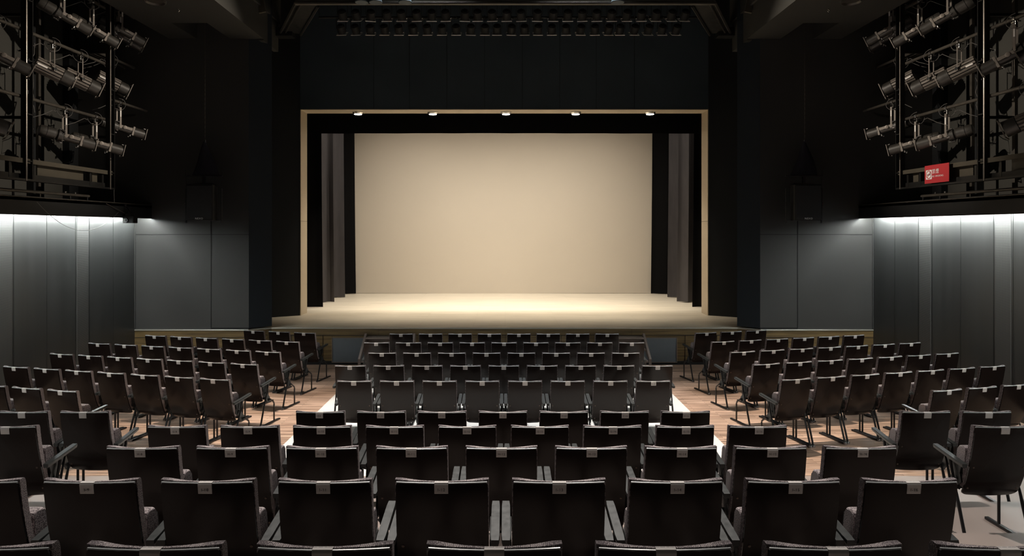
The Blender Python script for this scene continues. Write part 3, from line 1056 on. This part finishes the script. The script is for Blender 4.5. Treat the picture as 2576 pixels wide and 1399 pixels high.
for s, nm in ((-1, 'left'), (1, 'right')):
    f = (lambda p: p) if s < 0 else (lambda p: 2 * VX - p + 3)
    bl = 'black profile spotlight with grey bracket, %s, %s gallery'
    rb = 'black ribbed spotlight, %s, %s gallery'
    lamp('profile', 24, .50, s, f(230), 6.76, bl % ('top pipe between the posts, nearer the camera', nm))
    lamp('profile', 24, .50, s, f(297), 6.76, bl % ('top pipe between the posts, nearer the stage', nm))
    lamp('fresnel', 22, .47, s, f(186), 5.76, rb % ('middle pipe between the posts, nearer the camera', nm))
    lamp('fresnel', 22, .47, s, f(252), 5.76, rb % ('middle pipe between the posts, nearer the stage', nm))
    lamp('profile', 13, .47, s, f(239), 4.76, bl % ('bottom pipe between the posts, nearer the camera', nm))
    lamp('profile', 13, .47, s, f(308), 4.76, bl % ('bottom pipe between the posts, nearer the stage', nm))
    lamp('profile', 24, .50, s, f(363), 7.02, bl % ('topmost one beyond the far post', nm))
    lamp('profile', 24, .50, s, f(357), 7.02, bl % ('second one down beyond the far post', nm), X=7.45)
    lamp('fresnel', 22, .47, s, f(323), 6.02, rb % ('upper one beyond the far post', nm), X=7.45)
    lamp('fresnel', 22, .47, s, f(319), 6.02, rb % ('lower one beyond the far post', nm), X=7.64)
    lamp('profile', 13, .47, s, f(363), 5.15, bl % ('lowest one beyond the far post', nm))
    lamp('profile', 24, .50, s, f(78), 5.76, bl % ('outside the near post at mid height', nm))
    lamp('fresnel', 22, .47, s, f(22), 4.76, rb % ('outside the near post, low at the photo edge', nm))
    if s > 0:
        lamp('profile', 24, .50, s, f(-18), 5.76, bl % ('cut by the photo edge at mid height', nm))

# no smoking sign on the right frame
X = 7.075
t = thing('no_smoking_sign', 'red no smoking sign with white symbol on the right gallery rail', 'sign', (X, 11.19, 3.545))
bm = B(); box(bm, (0, 0, .15), (.012, .63, .30), bev=.002); obj('board', bm, M['red'], t)
bm = B(); box(bm, (-.008, .195, .145), (.004, .155, .155)); obj('symbol_square', bm, M['white'], t)
bm = B()
n = 32
for a in range(n):
    a0, a1 = 2 * math.pi * a / n, 2 * math.pi * (a + 1) / n
    for r0, r1 in ((.058, .070),):
        vs = [bm.verts.new((-.0115, .195 + math.cos(q) * r, .145 + math.sin(q) * r)) for q, r in ((a0, r0), (a1, r0), (a1, r1), (a0, r1))]
        bm.faces.new(vs)
box(bm, (-.0112, .195, .145), (.0008, .012, .125), Matrix.Rotation(math.radians(45), 3, 'X')); obj('ban_ring', bm, M['red'], t)
bm = B(); box(bm, (-.0108, .195, .143), (.0006, .085, .016)); tube(bm, [(-.0108, .155, .152), (-.0108, .150, .172), (-.0108, .160, .188)], .003, 6); obj('cigarette', bm, M['dot'], t)
RT = (math.pi / 2, 0, -math.pi / 2)
lettering('禁煙', .085, M['white'], t, (-.0095, .020, .185), RT, 'lettering')
lettering('NO SMOKING', .042, M['white'], t, (-.0095, -.035, .108), RT, 'lettering')

# small camera under the left gallery
t = thing('stage_camera', 'small black camera hanging under the end of the left gallery', 'camera', (-7.02, 12.72, 2.98))
bm = B(); box(bm, (.03, 0, -.02), (.20, .16, .13), bev=.01); box(bm, (.02, 0, .06), (.10, .12, .06), bev=.008); obj('body', bm, M['seam'], t)
bm = B(); lathe(bm, (0, -.08, -.03), (0, -1, 0), [(0, .042), (.03, .042), (.032, .034), (.02, .03)], 18); obj('lens_ring', bm, M['steel'], t, True)
bm = B(); lathe(bm, (0, -.09, -.03), (0, -1, 0), [(0, .03), (.012, .02), (.016, .004)], 14); obj('lens', bm, M['glass'], t, True)
bm = B(); tube(bm, [(0, 0, .08), (.01, .02, .14), (-.03, .03, .20), (-.09, .03, .24)], .016, 8); box(bm, (-.09, .03, .25), (.06, .06, .05), bev=.006); obj('bracket', bm, M['steel'], t, True)
bm = B(); tube(bm, [(-.04, -.06, .10), (-.10, -.55, .26)], .007, 6); obj('stay', bm, M['pipe'], t)
bm = B(); tube(bm, [(-.10, -2.35 + 2.2 * u, .22 - 1.55 * u * (1 - u) - .10 * u) for u in [k / 20 for k in range(21)]], .0045, 6); obj('cable', bm, M['cable'], t, True)

# ================================================================== OVERHEAD
# octagonal lighting bridge over the front of the stage
t = thing('lighting_bridge', 'grey brown lighting bridge crossing the ceiling above the seats', 'bridge', (0, 12.6, 6.93))
bm = B(); box(bm, (0, .02, .55), (7.74, .04, 1.1)); obj('front_board', bm, M['bridge'], t)
bm = B(); box(bm, (0, -.01, .02), (7.78, .06, .035), bev=.005); obj('bottom_angle', bm, M['pipe'], t)
for s in (-1, 1):
    a, b_ = Vector((s * 3.88, 0, 0)), Vector((s * 4.78, 1.9, 0))
    d = (b_ - a).normalized()
    nrm = Vector((d.y, -d.x, 0)) * s
    for o_, w_ in ((0, .05), (-.10, .03), (-.42, .05)):
        bm = B(); tube(bm, [a + nrm * o_ - d * .0 + Vector((0, 0, .02)), b_ + nrm * o_ + Vector((0, 0, .02))], w_ / 2, 4); obj('side_rail', bm, M['pipe'], t)
    bm = B(); prism(bm, [tuple((a + nrm * -.02)[:2]), tuple((b_ + nrm * -.02)[:2]), tuple((b_ + nrm * -.40)[:2]), tuple((a + nrm * -.40)[:2])], .05, .12); obj('side_deck', bm, M['rig'], t)
    bm = B(); box(bm, tuple(b_ + Vector((-s * .08, .1, .05))), (.35, .25, .18)); obj('end_plate', bm, M['rig'], t)
    bm = B(); box(bm, tuple(a + Vector((s * 1.0, .9, .35))), (.22, .06, .45), Matrix.Rotation(s * .2, 3, 'Y')); obj('brown_box', bm, M['brown'], t)


def make_lantern():
    t = thing('stage_lantern', 'x', 'stage light')
    bm = B(); lathe(bm, (0, -.14, -.20), (0, .8, -.6), [(0, .05), (.03, .085), (.18, .09), (.20, .09)], 14); obj('housing', bm, M['seam'], t, True)
    bm = B(); lathe(bm, (0, .012, -.314), (0, .8, -.6), [(0, .085), (.012, .06), (.02, .01)], 14); obj('lens', bm, M['glass'], t, True)
    bm = B()
    for q in (-1, 1):
        box(bm, (q * .10, 0, 0), (.016, .22, .012)); box(bm, (0, q * .105, 0), (.216, .016, .012))
    bmesh.ops.rotate(bm, cent=(0, 0, 0), matrix=Matrix.Rotation(math.radians(32), 3, 'X'), verts=bm.verts[:])
    bmesh.ops.translate(bm, vec=(0, .045, -.345), verts=bm.verts[:]); obj('gel_frame', bm, M['trim'], t)
    bm = B()
    for q in (-1, 1):
        box(bm, (q * .105, -.05, -.15), (.008, .03, .22))
    box(bm, (0, -.05, -.045), (.218, .03, .008)); obj('yoke', bm, M['rig'], t)
    bm = B(); tube(bm, [(0, .038 * math.sin(a), .038 * math.cos(a)) for a in [k * .35 - 2.4 for k in range(15)]], .010, 6); box(bm, (.03, -.045, -.03), (.024, .02, .03), bev=.004); obj('clamp', bm, M['chrome'], t, True)
    return t


row1 = [863, 898, 932, 974, 1011, 1050, 1086, 1122, 1169, 1202, 1239, 1275, 1312, 1351, 1391, 1428, 1465, 1501, 1538, 1576, 1613, 1649, 1689, 1721]
row2 = [860, 896, 932, 968, 1004, 1040, 1076, 1112, 1148, 1184, 1220, 1250, 1286, 1320, 1353, 1388, 1424, 1460, 1496, 1530, 1559, 1595, 1630, 1665, 1700]
lan = None
for rn, (xs, Y, z) in (('front', (row1, 14.15, 7.48)), ('rear', (row2, 14.95, 7.42))):
    x0, x1 = (xs[0] - VX) * Y / F - .5, (xs[-1] - VX) * Y / F + .5
    t = thing('lantern_bar', '%s dark pipe carrying a row of stage lanterns overhead' % rn, 'pipe', (0, Y, z), 0, 'overhead lantern pipes')
    bm = B(); tube(bm, [(x0, 0, 0), (x1, 0, 0)], .025, 10); obj('tube', bm, M['rig'], t, True)
    bm = B()
    for q in range(7):
        tube(bm, [(x0 + (x1 - x0) * q / 6, 0, 0), (x0 + (x1 - x0) * q / 6, 0, 10.9 - z)], .006, 6)
    obj('hanging_wire', bm, M['rig'], t)
    for i, px in enumerate(xs):
        loc = ((px - VX) * Y / F, Y, z + .0 * random.random())
        lab = 'small black stage lantern overhead, %s from left on the %s pipe' % (ORD[i + 1], rn)
        rz = random.uniform(-.12, .12) + (.3 if (rn == 'front' and i == 2) else 0)
        if lan is None:
            lan = make_lantern()
            lan.location = loc
            lan['label'] = lab
            lan['group'] = 'stage lanterns on overhead pipes'
        else:
            dup(lan, loc, rz, lab, 'stage lanterns on overhead pipes')

# four dark downward barrels on the bridge front
for i, px in enumerate((910, 945, 1019, 1554)):
    Y = 12.35
    t = thing('barrel_lamp', 'dark barrel lamp hanging against the bridge front, %s from left' % ORD[i + 1], 'stage light', ((px - VX) * Y / F, Y, 6.88), 0, 'barrel lamps on the bridge')
    bm = B(); lathe(bm, (0, 0, .75), (0, 0, -1), [(0, .05), (.05, .085), (.62, .092), (.64, .10)], 20); obj('barrel', bm, M['fascia'], t, True)
    bm = B(); lathe(bm, (0, 0, .10), (0, 0, -1), [(0, .095), (.09, .121), (.10, .116)], 20); obj('flared_hood', bm, M['fascia'], t, True)
    bm = B(); box(bm, (0, .165, .60), (.05, .168, .05)); obj('bracket', bm, M['rig'], t)

# round ceiling fittings on the side ceilings
for s, px, nm in ((-1, 391, 'left'), (1, 2141, 'right')):
    p = at(px, 4, 11.45)
    t = thing('ceiling_downlight', 'dark round downlight ring in the %s side ceiling' % nm, 'light', (p.x, p.y, 6.62), 0, 'ceiling downlights')
    bm = B(); lathe(bm, (0, 0, 0), (0, 0, -1), [(0, .17), (.035, .165), (.04, .15), (.01, .13)], 28); obj('ring', bm, M['pipe'], t, True)
    bm = B(); lathe(bm, (0, 0, -.0), (0, 0, -1), [(0, .13), (.008, .12)], 24); obj('recess', bm, M['glass'], t, True)
    p2 = at(449 if s < 0 else 2084, 20, 11.9)
    t = thing('ceiling_hook', 'tiny bright hook on the %s side ceiling' % nm, 'hook', (p2.x, p2.y, 6.62), 0, 'ceiling hooks')
    bm = B(); lathe(bm, (0, 0, 0), (0, 0, -1), [(0, .02), (.01, .018)], 12); obj('plate', bm, M['chrome'], t, True)
    bm = B(); tube(bm, [(0, 0, -.01), (.02, 0, -.03), (.0, 0, -.05), (-.02, 0, -.03)], .005, 8); obj('hook', bm, M['chrome'], t, True)

# strip lamps behind the fascias (seen only from below)
for s, nm in ((-1, 'left'), (1, 'right')):
    t = thing('strip_lamp', 'white strip lamps hidden behind the %s gallery edge' % nm, 'light', (s * 7.24, 0, 3.195), 0, 'gallery strip lamps')
    bm = B(); box(bm, (0, 6.0, 0), (.07, 14.5, .02)); obj('batten', bm, M['label'], t)
    bm = B(); tube(bm, [(-s * .05, -1.2, -.184), (-s * .05, 13.70, -.184)], .013, 8); obj('lit_tube', bm, M['tube'], t, True)
    bm = B()
    for y in range(-1, 14):
        box(bm, (-s * .04, y, -.09), (.02, .02, .17))
    obj('tube_holder', bm, M['label'], t)
